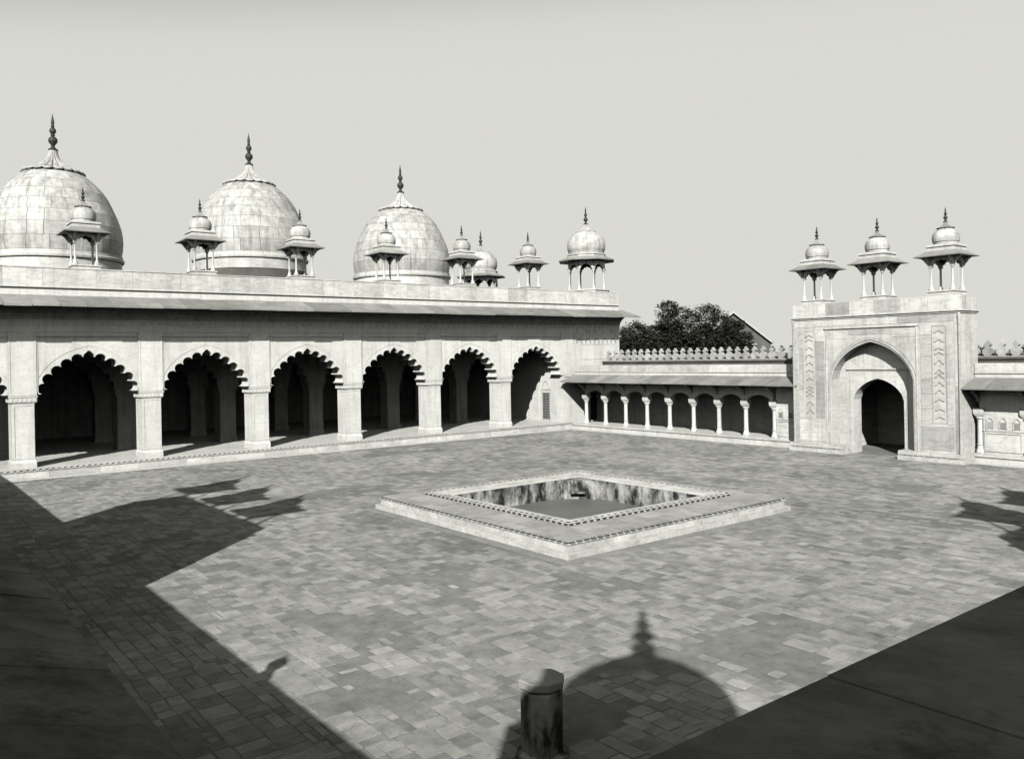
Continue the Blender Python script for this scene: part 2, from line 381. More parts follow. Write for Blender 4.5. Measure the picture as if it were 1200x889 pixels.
# frieze, mouldings, end walls
hb(MB().box(-1.35,0.0,YS,YN,7.885,8.24).box(-1.35,.05,YS,YN,8.24,8.3).box(-1.35,-.02,YS,YN,8.3,8.5).box(-1.35,.08,YS,YN,8.5,8.56),'frieze','marble')
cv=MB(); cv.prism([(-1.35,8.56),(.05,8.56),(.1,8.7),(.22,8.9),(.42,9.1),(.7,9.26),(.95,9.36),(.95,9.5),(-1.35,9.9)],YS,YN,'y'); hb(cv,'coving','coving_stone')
fb=MB(); y=YS+.3
while y<YN-.5: fb.box(-.02,.03,y,y+.28,8.33,8.47); y+=.5
hb(fb,'frieze_bosses','marble_slab',kind='stuff')
for s,(ya,yb) in (('n',(38.79,YN)),('s',(YS,-6.05))):
    e=MB().box(-19.9,-.04,ya,yb,.554 if s=='s' else .3,7.885)
    if s=='n':
        frame(e,'x',-.04,.04,40.1,45.4,4.42,7.85,.1); frame(e,'x',-.04,.03,41.0,44.9,5.7,7.0,.05)
        e.box(-.04,.02,38.9,45.45,4.3,4.42)
    hb(e,'end_wall','marble')
for k in range(5):                                   # little arched panels and frieze squares of the end bay
    yc_=40.75+k*1.0
    m=MB(); c=pointed(.34,7.12,7.5,6)
    for a,b in zip(c,c[1:]): m.prism([(yc_+a[0],a[1]),(yc_+b[0],b[1]),(yc_+b[0]*.8,b[1]-.06),(yc_+a[0]*.8,a[1]-.06)],-.04,0.0)
    hb(m,'relief_arch','relief')
    hb(MB().box(0.0,.05,yc_-.28,yc_+.28,7.95,8.2),'relief_square','marble_slab')
# inside: two more rows of piers and arches, back wall, ceiling
p1=MB(); pier(p1,0,0,1.05,1.05); p1.box(-1.15,.1,-.665,.665,4.42,8.3); p1=p1.mesh('pier','shaded_marble')
ar2=ar.copy(); ar2.materials[0]=MATS['shaded_marble']
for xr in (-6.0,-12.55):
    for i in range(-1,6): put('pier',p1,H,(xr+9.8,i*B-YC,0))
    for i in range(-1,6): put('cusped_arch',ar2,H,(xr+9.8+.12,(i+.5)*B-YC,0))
hb(MB().box(-20.2,-19.3,YS,YN,.3,9.9),'back_wall','shaded_marble')
hb(MB().box(-19.4,-1.2,YS,YN,8.3,9.85),'ceiling','shaded_marble')
# jali door in the north end wall inside the last arch
dj=MB(); frame(dj,'y',38.79,-.06,-2.75,-1.55,.554,3.3,.14); jd=hb(dj,'door_frame','marble_slab')
hb(MB().box(-2.6,-1.7,38.76,38.788,.6,2.95),'door_panel','grille',jd)
hd=MB(); c_=pointed(.5,3.3,3.95,8)
for p,q in zip(c_,c_[1:]): hd.prism([(-2.15+p[0],p[1]),(-2.15+q[0],q[1]),(-2.15+q[0],q[1]+.09),(-2.15+p[0],p[1]+.09)],38.73,38.79,'y')
hb(hd,'door_hood','marble_slab',jd)
gm=MB()
for i in range(5): gm.box(-2.6+.02+i*.2,-2.6+.06+i*.2,38.735,38.76,.6,2.95)
for i in range(11): gm.box(-2.6,-1.7,38.74,38.758,.65+i*.22,.69+i*.22)
hb(gm,'lattice','dark_glass_and_gap',jd)
sd=MB(); frame(sd,'x',-.04,.05,41.75,42.75,.41,3.0,.12); sd=hb(sd,'side_door_frame','marble_slab')
hb(MB().box(-.039,-.02,41.87,42.63,.42,2.88),'doorway_shade','dark_glass_and_gap',sd)  # dark sheet standing in for the shade inside the open doorway
# eave slabs
def chajja_slab(w,x_in,z_in,x_out,z_out,th):
    return MB().add([(x_in,-w/2,z_in-th),(x_out,-w/2,z_out-th*.5),(x_out,w/2,z_out-th*.5),(x_in,w/2,z_in-th),(x_in,-w/2,z_in),(x_out,-w/2,z_out+th*.3),(x_out,w/2,z_out+th*.3),(x_in,w/2,z_in)],
        [(3,2,1,0),(4,5,6,7),(0,1,5,4),(1,2,6,5),(2,3,7,6),(3,0,4,7)])
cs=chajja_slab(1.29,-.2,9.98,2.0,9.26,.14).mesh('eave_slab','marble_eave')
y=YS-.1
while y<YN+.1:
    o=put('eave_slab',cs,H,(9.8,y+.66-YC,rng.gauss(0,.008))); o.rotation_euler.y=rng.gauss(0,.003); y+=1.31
# parapet
hb(MB().box(-.6,-.02,YS,YN,9.7,10.33).box(-.6,.10,YS,YN,10.33,10.40).box(-19.6,-.3,YS,YN,9.86,10.6).box(-20.2,-19.3,YS,YN,9.9,11.4).box(-19.3,-.3,YN-.35,YN,10.6,11.4).box(-19.3,-.3,YS,YS+.35,10.6,11.4),'roof','marble')
y=YS
while y<YN-.3:
    w=min(rng.choice((1.9,2.3,2.7)),YN-y); hb(MB().box(-.3,.0+rng.uniform(0,.008),y+.006,y+w-.006,10.405,11.40).box(-.34,.035,y+.006,y+w-.006,11.40,11.46),'parapet_slab','marble_slab'); y+=w
# domes
def dome(yc_,dz,s):
    prof=[(3.9,11.0),(3.9,12.3),(3.95,12.5),(3.95,12.75)]
    surf=[(13.22,3.96),(13.7,4.05),(14.2,4.085),(14.7,4.05),(15.13,3.97),(15.7,3.79),(16.3,3.54),(16.9,3.28),(17.48,2.93),(18.0,2.46),(18.43,1.98),(18.7,1.52)]
    def r_at(z):
        for (z0,r0),(z1,r1) in zip(surf,surf[1:]):
            if z<=z1: return r0+(r1-r0)*(z-z0)/(z1-z0)
        return surf[-1][1]
    C=Vector((-9.825,yc_,dz))-Vector(HO)
    d=MB().lathe([(r*s,z) for r,z in prof]+[((r-.05)*s,z) for z,r in surf],48).build('dome','joint',H,True,loc=tuple(C))
    MB().lathe([(3.98*s,12.02),(3.98*s,12.74)],48).build('drum','marble_slab',d,True)
    MB().lathe([(3.9*s,12.74),(4.1*s,12.78),(4.14*s,12.88),(4.14*s,12.96),(4.08*s,13.0),(4.04*s,13.02),(4.04*s,13.2),(3.9*s,13.22)],48).build('dome_moulding','marble_kiosk',d,True)
    MB().lathe([(3.6*s,11.0),(4.05*s,11.0),(4.05*s,11.95),(3.9*s,12.0)],48).build('drum_shade_ring','sandstone',d,True)  # dark ring painted in for the shadow at the foot of the dome
    zc=[13.22,14.1,14.95,15.75,16.5,17.2,17.85,18.5]
    tocam=math.atan2(CAM.y-yc_,CAM.x+9.825); back=MB()
    for c,(za,zb) in enumerate(zip(zc,zc[1:])):
        n=max(8,round(2*PI*r_at((za+zb)/2)/1.35)); da=2*PI/n; cache={}
        def stone(wf):
            vs=[];N_=4
            for rr in (0,-.07):
                for j in range(3):
                    z=za+.008+(zb-za-.016)*j/2; r=(r_at(z)+rr)*s
                    for i in range(N_):
                        a=-da*wf/2+.003+(da*wf-.006)*i/(N_-1); vs.append((r*math.cos(a),r*math.sin(a),z))
            k=3*N_; fs=[]
            for j in range(2):
                for i in range(N_-1): fs.append((j*N_+i,j*N_+i+1,(j+1)*N_+i+1,(j+1)*N_+i))
            ring=[0,1,2,3,7,11,10,9,8,4]
            for a,b in zip(ring,ring[1:]+ring[:1]): fs.append((b,a,a+k,b+k))
            return vs,fs
        ws=[]
        while sum(ws)<n-.01:
            w=rng.choice((.7,1.,1.,1.3)); 
            if sum(ws)+w>n-.6: w=n-sum(ws)
            ws.append(w)
        a=rng.random()*6
        for w in ws:
            am=a+da*w/2; a+=da*w
            dd=abs((am-tocam+PI)%(2*PI)-PI); vs,fs=stone(w)
            if dd<rad(97):
                key=round(w,3)
                if key not in cache: cache[key]=MB().add(vs,fs).mesh('dome_stone','marble_dome',True)
                put('dome_stone',cache[key],d,None,am)
            else: back.M=Matrix.Rotation(am,4,'Z'); back.add(vs,fs)
    back.M=None; back.build('dome_masonry','marble_dome',d,True,kind='stuff')
    c=MB(); petal_cap(c,1.86*s,18.62,.27,20.15,18); c.build('petal_cap','marble_dome',d,True)
    f=MB(); finial(f,20.13,2.45,.29); f.build('finial','bronze',d,True)
dome(YC-2*B,0,1); dome(YC,.7,1.02); dome(YC+2*B,0,1)
# ------------------------------------------------------------------ arcaded galleries
COLB=MB().lathe([(.27,0),(.27,.10)],4,PI/4); COLB.lathe([(.24,.1),(.23,.2),(.17,.36),(.15,.5),(.19,.53),(.14,.57)],8,PI/8); COLB=COLB.mesh('base','marble',True)
COLS=MB().lathe([(.15,.55),(.138,1.8),(.16,1.82),(.13,1.86)],12).mesh('column','marble',True)
COLC=MB().lathe([(.13,1.85),(.2,1.9),(.21,1.98),(.18,2.0)],12); COLC.lathe([(.22,2.0),(.34,2.14),(.36,2.22),(.36,2.45),(.39,2.47)],4,PI/4); COLC=COLC.mesh('capital','marble',True)
bay=2.218
gA=MB(); arch_panel(gA,-bay/2+.01,bay/2-.01,2.42,3.36,[(-bay/2+.27,2.42)]+foil(bay/2-.27,2.44,2.80,9,.34,p=2.0)+[(bay/2-.27,2.42)],-.14,.14,'y')
gA.box(-bay/2+.012,bay/2-.012,-.16,.16,3.3,3.39); gA=gA.mesh('arch','marble')
gBR=MB().prism([(.14,2.7),(-.22,2.8),(-.34,2.98),(-.5,3.12),(-.9,3.3),(-.9,3.42),(.14,3.42)],-.07,.07,'x')
gBR.M=None; gBR=gBR.mesh('bracket','marble')
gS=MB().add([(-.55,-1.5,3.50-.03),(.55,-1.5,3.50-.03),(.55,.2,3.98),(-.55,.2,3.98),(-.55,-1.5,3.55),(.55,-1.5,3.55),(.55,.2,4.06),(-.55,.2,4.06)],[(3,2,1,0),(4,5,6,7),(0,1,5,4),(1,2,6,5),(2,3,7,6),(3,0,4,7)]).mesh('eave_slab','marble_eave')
mz=[(.20,0),(.22,.06),(.32,.16),(.35,.27),(.33,.38),(.25,.46),(.13,.53),(.10,.58),(.13,.63),(.21,.69),(.22,.76),(.15,.83),(.07,.88),(.05,.93),(0,1.02)]
MER=MB().prism([(x,z) for x,z in mz]+[(-x,z) for x,z in mz[-2::-1]],-.13,.13,'y').mesh('merlon','merlon_stone')
gS2=gS.copy(); gS2.materials[0]=MATS['shade_dark_stone']  # shaded copy of the eave slab, for the near galleries
def gallery(label,loc,rz,u0,u1,cols,panels,skip=(),group='arcaded galleries round the courtyard',merlons=True,door=None,ph=5.22,pm='marble_slab',ou0=None,pt=.5):
    """court side is local -y, column line at y=0, z measured from the court"""
    G=thing('arcade_gallery',label,'gallery',loc,rz,group); z0=.406
    MB().box(u0,u1,-.42,3.4,-.2,.28).box(u0,u1,-.5,3.4,.345,.406).box(u0,u1,-.44,3.4,.28,.345).box(u0,u1,-.85,-.42,-.2,.025).build('plinth','marble',G)
    for c in cols:
        o=put('column',COLS,G,(c,0,z0)); put('base',COLB,o); put('capital',COLC,o)
        put('bracket',gBR,G,(c,0,z0))
    for a,b in zip(cols,cols[1:]):
        if abs(b-a-bay)<.05: put('arch',gA,G,((a+b)/2,0,z0))
    for a,b in panels:
        m=MB().box(a,b,-.12,.14,z0,3.77); n=max(1,int((b-a)/.6))
        frame(m,'y',-.12,-.04,a+.08,b-.08,.62,1.62,.06); m.box(a,b,-.16,-.12,1.68,1.76); w=MB()
        for i in range(n):
            cc=a+(i+.5)*(b-a)/n; c=pointed(.19,2.2,2.42,6)
            for p,q in zip(c,c[1:]): m.prism([(cc+p[0],p[1]),(cc+q[0],q[1]),(cc+q[0]*.8,q[1]-.05),(cc+p[0]*.8,p[1]-.05)],-.16,-.12,'y')
            m.box(cc-.19,cc-.15,-.16,-.12,1.8,2.2); m.box(cc+.15,cc+.19,-.16,-.12,1.8,2.2)
            w.box(cc-.15,cc+.15,-.135,-.121,1.8,2.15)
        q=m.build('wall_panel','marble_slab',G); w.build('niche','marble_eave',q)
    MB().box(u0,u1,-.13,.3,3.79,4.02).box(u0,u1,-.0,.5,4.02,4.2).box(u0,u1,.3,3.4,4.0,4.55).build('ceiling','marble',G)
    n=round((u1-u0)/1.12); w=(u1-u0)/n
    for i in range(n):
        o=put('eave_slab',gS2 if pm=='shade_dark_stone' else gS,G,(u0+(i+.5)*w,0,z0+rng.gauss(0,.006)),0,(w/1.12,1,1))
    MB().box(u0,u1,.16,.5,4.2,4.68).box(u0,u1,.10,.5,4.68,4.74).build('parapet_base','marble',G)
    a=u0
    while a<u1-.1:
        w=min(rng.choice((1.8,2.2,2.6)),u1-a); w=u1-a if u1-a-w<.5 else w
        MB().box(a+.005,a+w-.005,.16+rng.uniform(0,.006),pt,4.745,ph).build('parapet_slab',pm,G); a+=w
    bw_=MB()
    if door:
        bw_.box(u0,door[0],3.1,3.4,z0,4.1).box(door[1],u1,3.1,3.4,z0,4.1).box(door[0],door[1],3.1,3.4,3.0,4.1)
    else: bw_.box(u0,u1,3.1,3.4,z0,4.1)
    bw_.box(door[1] if door else u0,u1,3.04,3.1,1.62,1.72)
    for a,b in zip(cols,cols[1:]):
        cc=(a+b)/2
        if door and cc<door[1]+.6: continue
        frame(bw_,'y',3.1,-.03,cc-.95,cc+.95,.55,1.55,.08)
        c=pointed(.7,2.6,3.2,8)
        for p,q in zip(c,c[1:]): bw_.prism([(cc+p[0],p[1]),(cc+q[0],q[1]),(cc+q[0],q[1]+.07),(cc+p[0],p[1]+.07)],3.06,3.1,'y')
    bw_.build('back_wall','marble_gate',G)
    if merlons:
        o0=u0 if ou0 is None else ou0
        MB().box(o0,u1,3.42,4.3,-.5,5.38).box(o0,u1,3.34,4.38,5.38,5.5).build('outer_wall','sandstone',G)
        MB().box(o0,u1,3.44,4.2,5.5,5.56).build('merlon_course','merlon_stone',G)
        a=o0+.4
        while a<u1-.3: put('merlon',MER,G,(a,3.85,5.56),0,(.8,1,.88)); a+=.735
    return G
NC=[4.068+bay*i for i in range(-1,8)]
gallery('marble arcade of slender columns between the mosque hall and the tall gateway',(0,39.66,0),0,.3,22.2,NC,[(NC[-1]+.18,21.97)])
gallery('marble gallery with niched wall panel on the far side of the gateway from the hall',(31.83,39.66,0),0,0,20.,[.3]+[2.55+bay*i for i in range(7)],[(.5,2.45)],ou0=-3.4)
S=gallery('marble gallery along the courtyard side opposite the tall gateway',(54.2,-6.91,0),PI,0,54.2-.3,[4.3+bay*i for i in range(22)],[],ph=5.48,pm='shade_dark_stone')
EG=gallery('marble gallery under the photographer facing the mosque hall',(50.05,39.4,0),-PI/2,0,46.3,[.6+bay*i for i in range(20)],[],pm='shade_dark_stone',pt=.86)
# ------------------------------------------------------------------ gateways
CARVE=[]
for hh in (.10,.16,.07):
    m=MB(); c=[(-.26,-.05),(-.2,0.),(-.16,-.02),(-.08,hh*.7),(0,hh),(.08,hh*.7),(.16,-.02),(.2,0.),(.26,-.05)]
    m.prism(c+[(p[0]*.93,p[1]-.032) for p in c[::-1]],-.03,-.002,'y'); CARVE.append(m.mesh('carving','relief'))
def gateway(label,loc,rz,group):
    """front face at local y=0, looking to -y; centred on x"""
    G=thing('gateway',label,'gateway',loc,rz,group); hw=4.915; D=2.05; DC=7.0
    # body around the big niche
    m=MB(); nz=foil(2.45,.0,6.3,1,0) if 0 else None
    big=[(-2.42,0.0)]+[(x,z) for x,z in pointed(2.42,4.35,6.5,16)]+[(2.42,0.0)]
    body=[(-hw,0)]+big+[(hw,0),(hw,8.0),(-hw,8.0)]
    q=[body[0]]
    for p in body[1:]:
        if math.dist(p,q[-1])>1e-4: q.append(p)
    m.prism(q,0,.8,'y'); m.box(-hw,-2.55,.801,D,0,8.0); m.box(2.55,hw,.801,D,0,8.0); m.box(-2.55,2.55,1.651,D,4.7,8.0)
    m.build('wall','gate_wall',G)
    # back of the niche with the doorway
    dz=[(-1.5,0)]+pointed(1.5,3.15,4.38,14)+[(1.5,0)]
    q=[(-2.54,0)]+dz+[(2.54,0),(2.54,6.7),(-2.54,6.7)]; qq=[q[0]]
    for p in q[1:]:
        if math.dist(p,qq[-1])>1e-4: qq.append(p)
    n=MB().prism(qq,.80,1.65,'y'); frame(n,'y',.80,-.035,-1.72,1.72,-.2,4.88,.06); n.build('doorway','gate_wall',G)
    MB().box(-1.85,1.85,.70,.8,4.9,4.98).build('string_course','marble_gate',G)
    t=[(x*1.0,z) for x,z in pointed(2.42,4.35,6.5,20)]
    for r0,r1,pr in ((1.03,1.075,.05),(1.10,1.13,.03)):
        a=MB()
        o=[(x*r0,4.35+(z-4.35)*(r0+.03)) for x,z in t]; i=[(x*r1,4.35+(z-4.35)*(r1+.05)) for x,z in t]
        o=[(o[0][0],.5)]+o+[(o[-1][0],.5)]; i=[(i[0][0],.5)]+i+[(i[-1][0],.5)]
        for k in range(len(o)-1): a.prism([o[k],o[k+1],i[k+1],i[k]],-pr,0,'y')
        a.build('arch_moulding','marble_gate',G)
    f=MB(); f.box(-2.72,-2.63,-.05,0,.49,7.3).box(2.63,2.72,-.05,0,.49,7.3); f.box(-2.8,2.8,-.09,0,7.3,7.42); f.build('arch_frame','marble_gate',G)
    # passage beyond: vault and side walls left open to the dark
    MB().box(-3.5,-3.2,D,DC,0,4.69).box(3.2,3.5,D,DC,0,4.69).box(-3.5,3.5,DC-.3,DC,0,4.69).box(-3.5,3.5,D,DC,4.4,4.69).build('porch_chamber','marble_gate',G)
    # slabs of different tone on the face
    def slab(x0,x1,z0,z1): MB().box(x0+.006,x1-.006,-.012-rng.uniform(0,.006),0,z0+.006,z1-.006).build('face_slab','marble_gate',G)
    for s in (-1,1):
        for xs in ((2.84,3.44),(4.22,4.55)):
            z=2.0
            while z<7.25:
                h=min(rng.choice((.8,1.2,1.7)),7.28-z); h=7.28-z if 7.28-z-h<.4 else h
                a,b=sorted((s*xs[0],s*xs[1])); slab(a,b,z,z+h); z+=h
        a,b=sorted((s*2.84,s*4.55)); slab(a,b,.62,1.9)
        b1,b2=sorted((s*4.62,s*4.9)); slab(b1,b2,.5,4.0); slab(b1,b2,4.0,7.9)
        # carved vertical strip
        cx=s*3.83; st=MB(); frame(st,'y',0,-.02,cx-.38,cx+.38,2.05,7.26,.035); st=st.build('carved_strip','marble_gate',G)
        z=2.35
        while z<7.0:
            put('carving',rng.choice(CARVE),st,(cx,0,z)); z+=rng.choice((.24,.42,.5))
        # spandrels
    for s in (-1,1):
        a,b=sorted((s*1.3,s*2.6)); slab(a,b,6.72,7.2)
    slab(-1.3,1.3,6.9,7.2)
    for a,b in ((-4.8,-3.0),(-3.0,-.8),(-.8,1.6),(1.6,3.2),(3.2,4.8)): slab(a,b,7.46,7.86)
    # slender shafts at the corners
    for s in (-1,1):
        MB().lathe([(.1,.5),(.07,.8),(.07,7.6),(.1,7.75),(.06,7.9)],8,c=(s*(hw-.03),-.02,0)).build('corner_shaft','marble_gate',G,True)
    MB().box(-hw-.14,hw+.14,-.14,D+.1,8.0,8.1).box(-hw-.06,hw+.06,-.06,D+.1,7.9,8.0).build('cornice','marble_gate',G)
    a=-hw
    while a<hw-.1:
        w=min(rng.choice((1.1,1.5,2.0)),hw-a); w=hw-a if hw-a-w<.5 else w
        MB().box(a+.005,a+w-.005,rng.uniform(0,.008),.3,8.1,8.84).build('parapet_slab','marble_gate',G); a+=w
    MB().box(-hw,-hw+.3,.31,D,8.1,8.84).box(hw-.3,hw,.31,D,8.1,8.84).box(-hw+.3,hw-.3,D-.3,D,8.1,8.84).build('parapet_side','marble_gate',G)
    MB().box(-hw+.3,hw-.3,.3,D-.3,7.9,8.3).build('roof','terrace',G)
    for a,b in ((-hw-.22,-1.62),(1.62,hw+.22)):
        p=MB().box(a,b,-.3,1.4,-.2,.2).box(a,b,-.22,1.4,.2,.28).box(a,b,-.26,1.4,.28,.36).box(a,b,-.2,1.4,.36,.49)
        p.build('plinth','marble_gate',G)
    dn=MB(); x=-hw
    while x<hw:
        if abs(x)>1.75: dn.box(x,x+.16,-.285,-.26,.285,.355)
        x+=.3
    dn.build('dentil_band','marble_slab',G,kind='stuff')
    R=Matrix.Rotation(rz,3,'Z'); out=[]
    for k in (-1,0,1): out.append(Vector(loc)+R@Vector((k*3.83,1.04,8.95)))
    return G,out
GN,kn=gateway('tall marble gateway with pointed arched niche and dark doorway',(26.88,38.26,0),0,'gateways of the courtyard')
GS,ks=gateway('marble gateway across the courtyard from the one with the dark doorway in view',(26.88,-5.51,0),PI,'gateways of the courtyard')
GE,ke=gateway('marble gateway in the middle of the gallery facing the mosque hall',(49.7,16.4,0),-PI/2,'gateways of the courtyard')
for p,l in zip(kn,('small domed kiosk on the gateway roof at the end beside the arcade and trees','small domed kiosk standing in the middle of the gateway roof over the doorway','small domed kiosk on the gateway roof at the end away from the mosque hall')): kiosk(p,l,'kiosks on the gateway roofs')
for p,l in zip(ks,('casting the one of three roof shadows closest to the tank','casting the middle one of three roof shadows on the paving','casting the one of three roof shadows closest to the mosque hall')): kiosk(p,'domed kiosk '+l,'kiosks on the gateway roofs')
for p,l in zip(ke,('end toward the tall gateway','middle','end whose shadow falls alone on the paving')): kiosk(p,'domed kiosk on the gateway facing the hall, '+l,'kiosks on the gateway roofs',PI/2)
for i in range(-1,6):
    lab=['square kiosk on the hall parapet farthest from the octagonal corner kiosk','square kiosk on the hall parapet before the dome farthest from the corner kiosk','square kiosk on the hall parapet between the farthest dome and the central dome','square kiosk on the hall parapet right above the middle arch, before the central dome','square kiosk on the hall parapet, third along from the octagonal corner kiosk','square kiosk on the hall parapet, second along from the octagonal corner kiosk','square kiosk on the hall parapet next to the octagonal corner kiosk'][i+1]
    kiosk((-.85,(i+.5)*B,11.50),lab,'kiosks along the hall parapet')
BK=big_kiosk(); tag(BK,'octagonal domed kiosk on the hall roof corner nearest the arcade','kiosk','octagonal corner kiosks'); BK.location=(-1.95,43.55,11.62)
k2=copy_tree(BK); k2.location=(-17.75,43.55,11.62); tag(k2,'octagonal domed kiosk on the rear corner of the hall roof, mostly behind a square kiosk')
k3=copy_tree(BK); k3.location=(53.0,-8.35,6.72); k3.scale=(.93,.93,.97); tag(k3,'octagonal domed kiosk whose dome shadow falls round the sundial pillar')
kb=MB().lathe([(2.25,-2.3),(2.25,-.3),(2.1,-.26)],8,PI/8); kbo=kb.build('plinth_block','marble_slab',k3)
for ch in list(k3.children):                          # its dome has lower shoulders and a wider lotus cap
    n_=ch.name.split('.')[0]
    if n_=='dome': ch.data=MB().lathe([(1.56,3.2),(1.57,3.5),(1.63,3.6),(1.67,3.8),(1.66,4.02),(1.56,4.28),(1.34,4.54),(1.0,4.78),(.7,4.92)],36).mesh('dome','marble_dome',True)
    if n_=='petal_cap':
        c=MB(); petal_cap(c,1.0,4.82,.24,5.75,14); ch.data=c.mesh('petal_cap','marble_dome',True)
    if n_=='finial':
        f=MB(); finial(f,5.72,1.81,.27); ch.data=f.mesh('finial','bronze',True)
# unseen post, added on the parapet to cast a small shadow on the court
pt=MB().lathe([(.2,5.47),(.2,5.58),(.13,5.63),(.12,5.8),(.17,5.9),(.19,6.0),(.15,6.1),(.06,6.16),(.02,6.27)],8); pt.build('shadow_post','marble_slab',None,True,loc=(41.95,-7.22,.01),label='unseen post added on the gallery parapet to cast a small shadow on the paving',cat='post')
# ------------------------------------------------------------------ ablution tank
TC=(27.38,15.1,0)
T=thing('ablution_tank','square marble tank on a low moulded platform in the paved court','tank',TC)
ox0,ox1,oy0,oy1=21.81,32.96,9.69,20.5; ix0,ix1,iy0,iy1=22.78,31.46,11.06,19.49; bx0,bx1,by0,by1=23.75,30.98,11.5,18.6
def octo(x0,x1,y0,y1,c): return [(x0+c,y0),(x1-c,y0),(x1,y0+c),(x1,y1-c),(x1-c,y1),(x0+c,y1),(x0,y1-c),(x0,y0+c)]
def ring(mb,X0,X1,Y0_,Y1_,c,z0,z1,inner):
    """rectangular slab with an eight-sided hole"""
    x0,x1,y0,y1=inner; o=octo(x0,x1,y0,y1,.02); R=[(X0,Y0_),(X1,Y0_),(X1,Y1_),(X0,Y1_)]
    V=R+o; F=[(0,1,5,4),(1,6,5),(1,2,7,6),(2,8,7),(2,3,9,8),(3,10,9),(3,0,11,10),(0,4,11)]
    n=12; vs=[(x,y,z0) for x,y in V]+[(x,y,z1) for x,y in V]
    fs=[tuple(i+n for i in f) for f in F]+[f[::-1] for f in F]
    fs+=[(i,(i+1)%4,n+(i+1)%4,n+i) for i in range(4)]+[(4+(i+1)%8,4+i,n+4+i,n+4+(i+1)%8) for i in range(8)]
    return mb.add(vs,fs)
inn=(bx0,bx1,by0,by1)
def tb(mb,n,m,parent=None,**k): return mb.build(n,m,parent or T,org=TC,**k)
tb(ring(MB(),ox0-.55,ox1+.55,oy0-.55,oy1+.55,1.35,-.2,.03,inn),'apron','marble_eave')
tb(ring(MB(),ox0-.22,ox1+.22,oy0-.22,oy1+.22,1.35,.031,.2,inn),'lower_step','marble_slab')
tb(ring(MB(),ox0-.06,ox1+.06,oy0-.06,oy1+.06,1.35,.2,.42,inn),'platform','marble_slab')
tb(ring(ring(MB(),ox0-.10,ox1+.10,oy0-.10,oy1+.10,1.35,.42,.47,inn),ox0-.03,ox1+.03,oy0-.03,oy1+.03,1.35,.47,.50,inn),'moulding','marble_slab')
def facing(x0,x1,y0,y1,z0,z1,name,horiz,out,parent,ln):
    a,b=(x0,x1) if horiz else (y0,y1)
    while a<b-.02:
        w=min(rng.uniform(*ln),b-a); w=b-a if b-a-w<.4 else w; e=out*(.015+rng.uniform(0,.008))
        if horiz: tb(MB().box(a+.005,a+w-.005,min(y0,y0+e),max(y0,y0+e),z0+.004,z1-.004),name,'marble_slab',parent)
        else: tb(MB().box(min(x0,x0+e),max(x0,x0+e),a+.005,a+w-.005,z0+.004,z1-.004),name,'marble_slab',parent)
        a+=w
pf=[o for o in T.children if o.name.startswith('platform')][0]; ls=[o for o in T.children if o.name.startswith('lower_step')][0]
for (d_,z0_,z1_,par) in ((.06,.2,.42,pf),(.22,.031,.2,ls)):
    facing(ox0-d_,ox1+d_,oy0-d_,0,z0_,z1_,'facing_block',True,-1,par,(.9,2.0)); facing(ox0-d_,ox1+d_,oy1+d_,0,z0_,z1_,'facing_block',True,1,par,(.9,2.0))
    facing(ox0-d_,0,oy0-d_,oy1+d_,z0_,z1_,'facing_block',False,-1,par,(.9,2.0)); facing(ox1+d_,0,oy0-d_,oy1+d_,z0_,z1_,'facing_block',False,1,par,(.9,2.0))
# top pavement of the platform, stone by stone
pv=tb(ring(MB(),ox0+.02,ox1-.02,oy0+.02,oy1-.02,1.35,.5,.515,inn),'platform_top','joint')
def strip(x0,x1,y0,y1,z,name,m,parent,horiz,ln=(.7,1.2)):
    a,b=(x0,x1) if horiz else (y0,y1)
    while a<b-.02:
        w=min(rng.uniform(*ln),b-a); w=b-a if b-a-w<.3 else w
        if horiz: tb(MB().box(a+.004,a+w-.004,y0+.004,y1-.004,z,z+.022+rng.uniform(0,.004)),name,m,parent)
        else: tb(MB().box(x0+.004,x1-.004,a+.004,a+w-.004,z,z+.022+rng.uniform(0,.004)),name,m,parent)
        a+=w
for ya,yb in ((oy0,oy0+.4),(oy0+.4,iy0),(iy1,oy1)): strip(ox0,ox1,ya,yb,.512,'platform_slab','platform_stone',pv,True)
for xa,xb in ((ox0,ix0),(ix1,ix1+.75),(ix1+.75,ox1)): strip(xa,xb,iy0,iy1,.512,'platform_slab','platform_stone',pv,False)
cp=tb(ring(MB(),ix0,ix1,iy0,iy1,1.35,.5,.56,inn),'coping_base','joint')
rimw=.42
for (xa,xb,ya,yb,hz) in ((ix0,ix1,iy0,iy0+rimw,True),(ix0,ix1,iy1-rimw,iy1,True),(ix0,ix0+rimw,iy0+rimw,iy1-rimw,False),(ix1-rimw,ix1,iy0+rimw,iy1-rimw,False)):
    strip(xa,xb,ya,yb,.558+.07,'coping_stone','marble_slab',cp,hz,(1.,1.6))
cq=tb(ring(MB(),ix0+.03,ix1-.03,iy0+.03,iy1-.03,1.35,.56,.63,inn),'coping_course','marble_slab')
dk=MB(); x=ix0+.05
while x<ix1-.15:
    for (ya,yb) in ((iy0-.004,iy0+.05),(iy1-.05,iy1+.004)): dk.box(x,x+.15,ya,yb,.565,.62)
    dk.box(x,x+.13,iy0+.05,iy0+.16,.63,.6555); dk.box(x,x+.13,iy1-.16,iy1-.05,.63,.6555); x+=.3
y=iy0+.05
while y<iy1-.15:
    for (xa,xb) in ((ix0-.004,ix0+.05),(ix1-.05,ix1+.004)): dk.box(xa,xb,y,y+.15,.565,.62)
    dk.box(ix0+.05,ix0+.16,y,y+.13,.63,.6555); dk.box(ix1-.16,ix1-.05,y,y+.13,.63,.6555); y+=.3
tb(dk,'inlay_band','inlay',kind='stuff')
dk=MB(); x=ox0
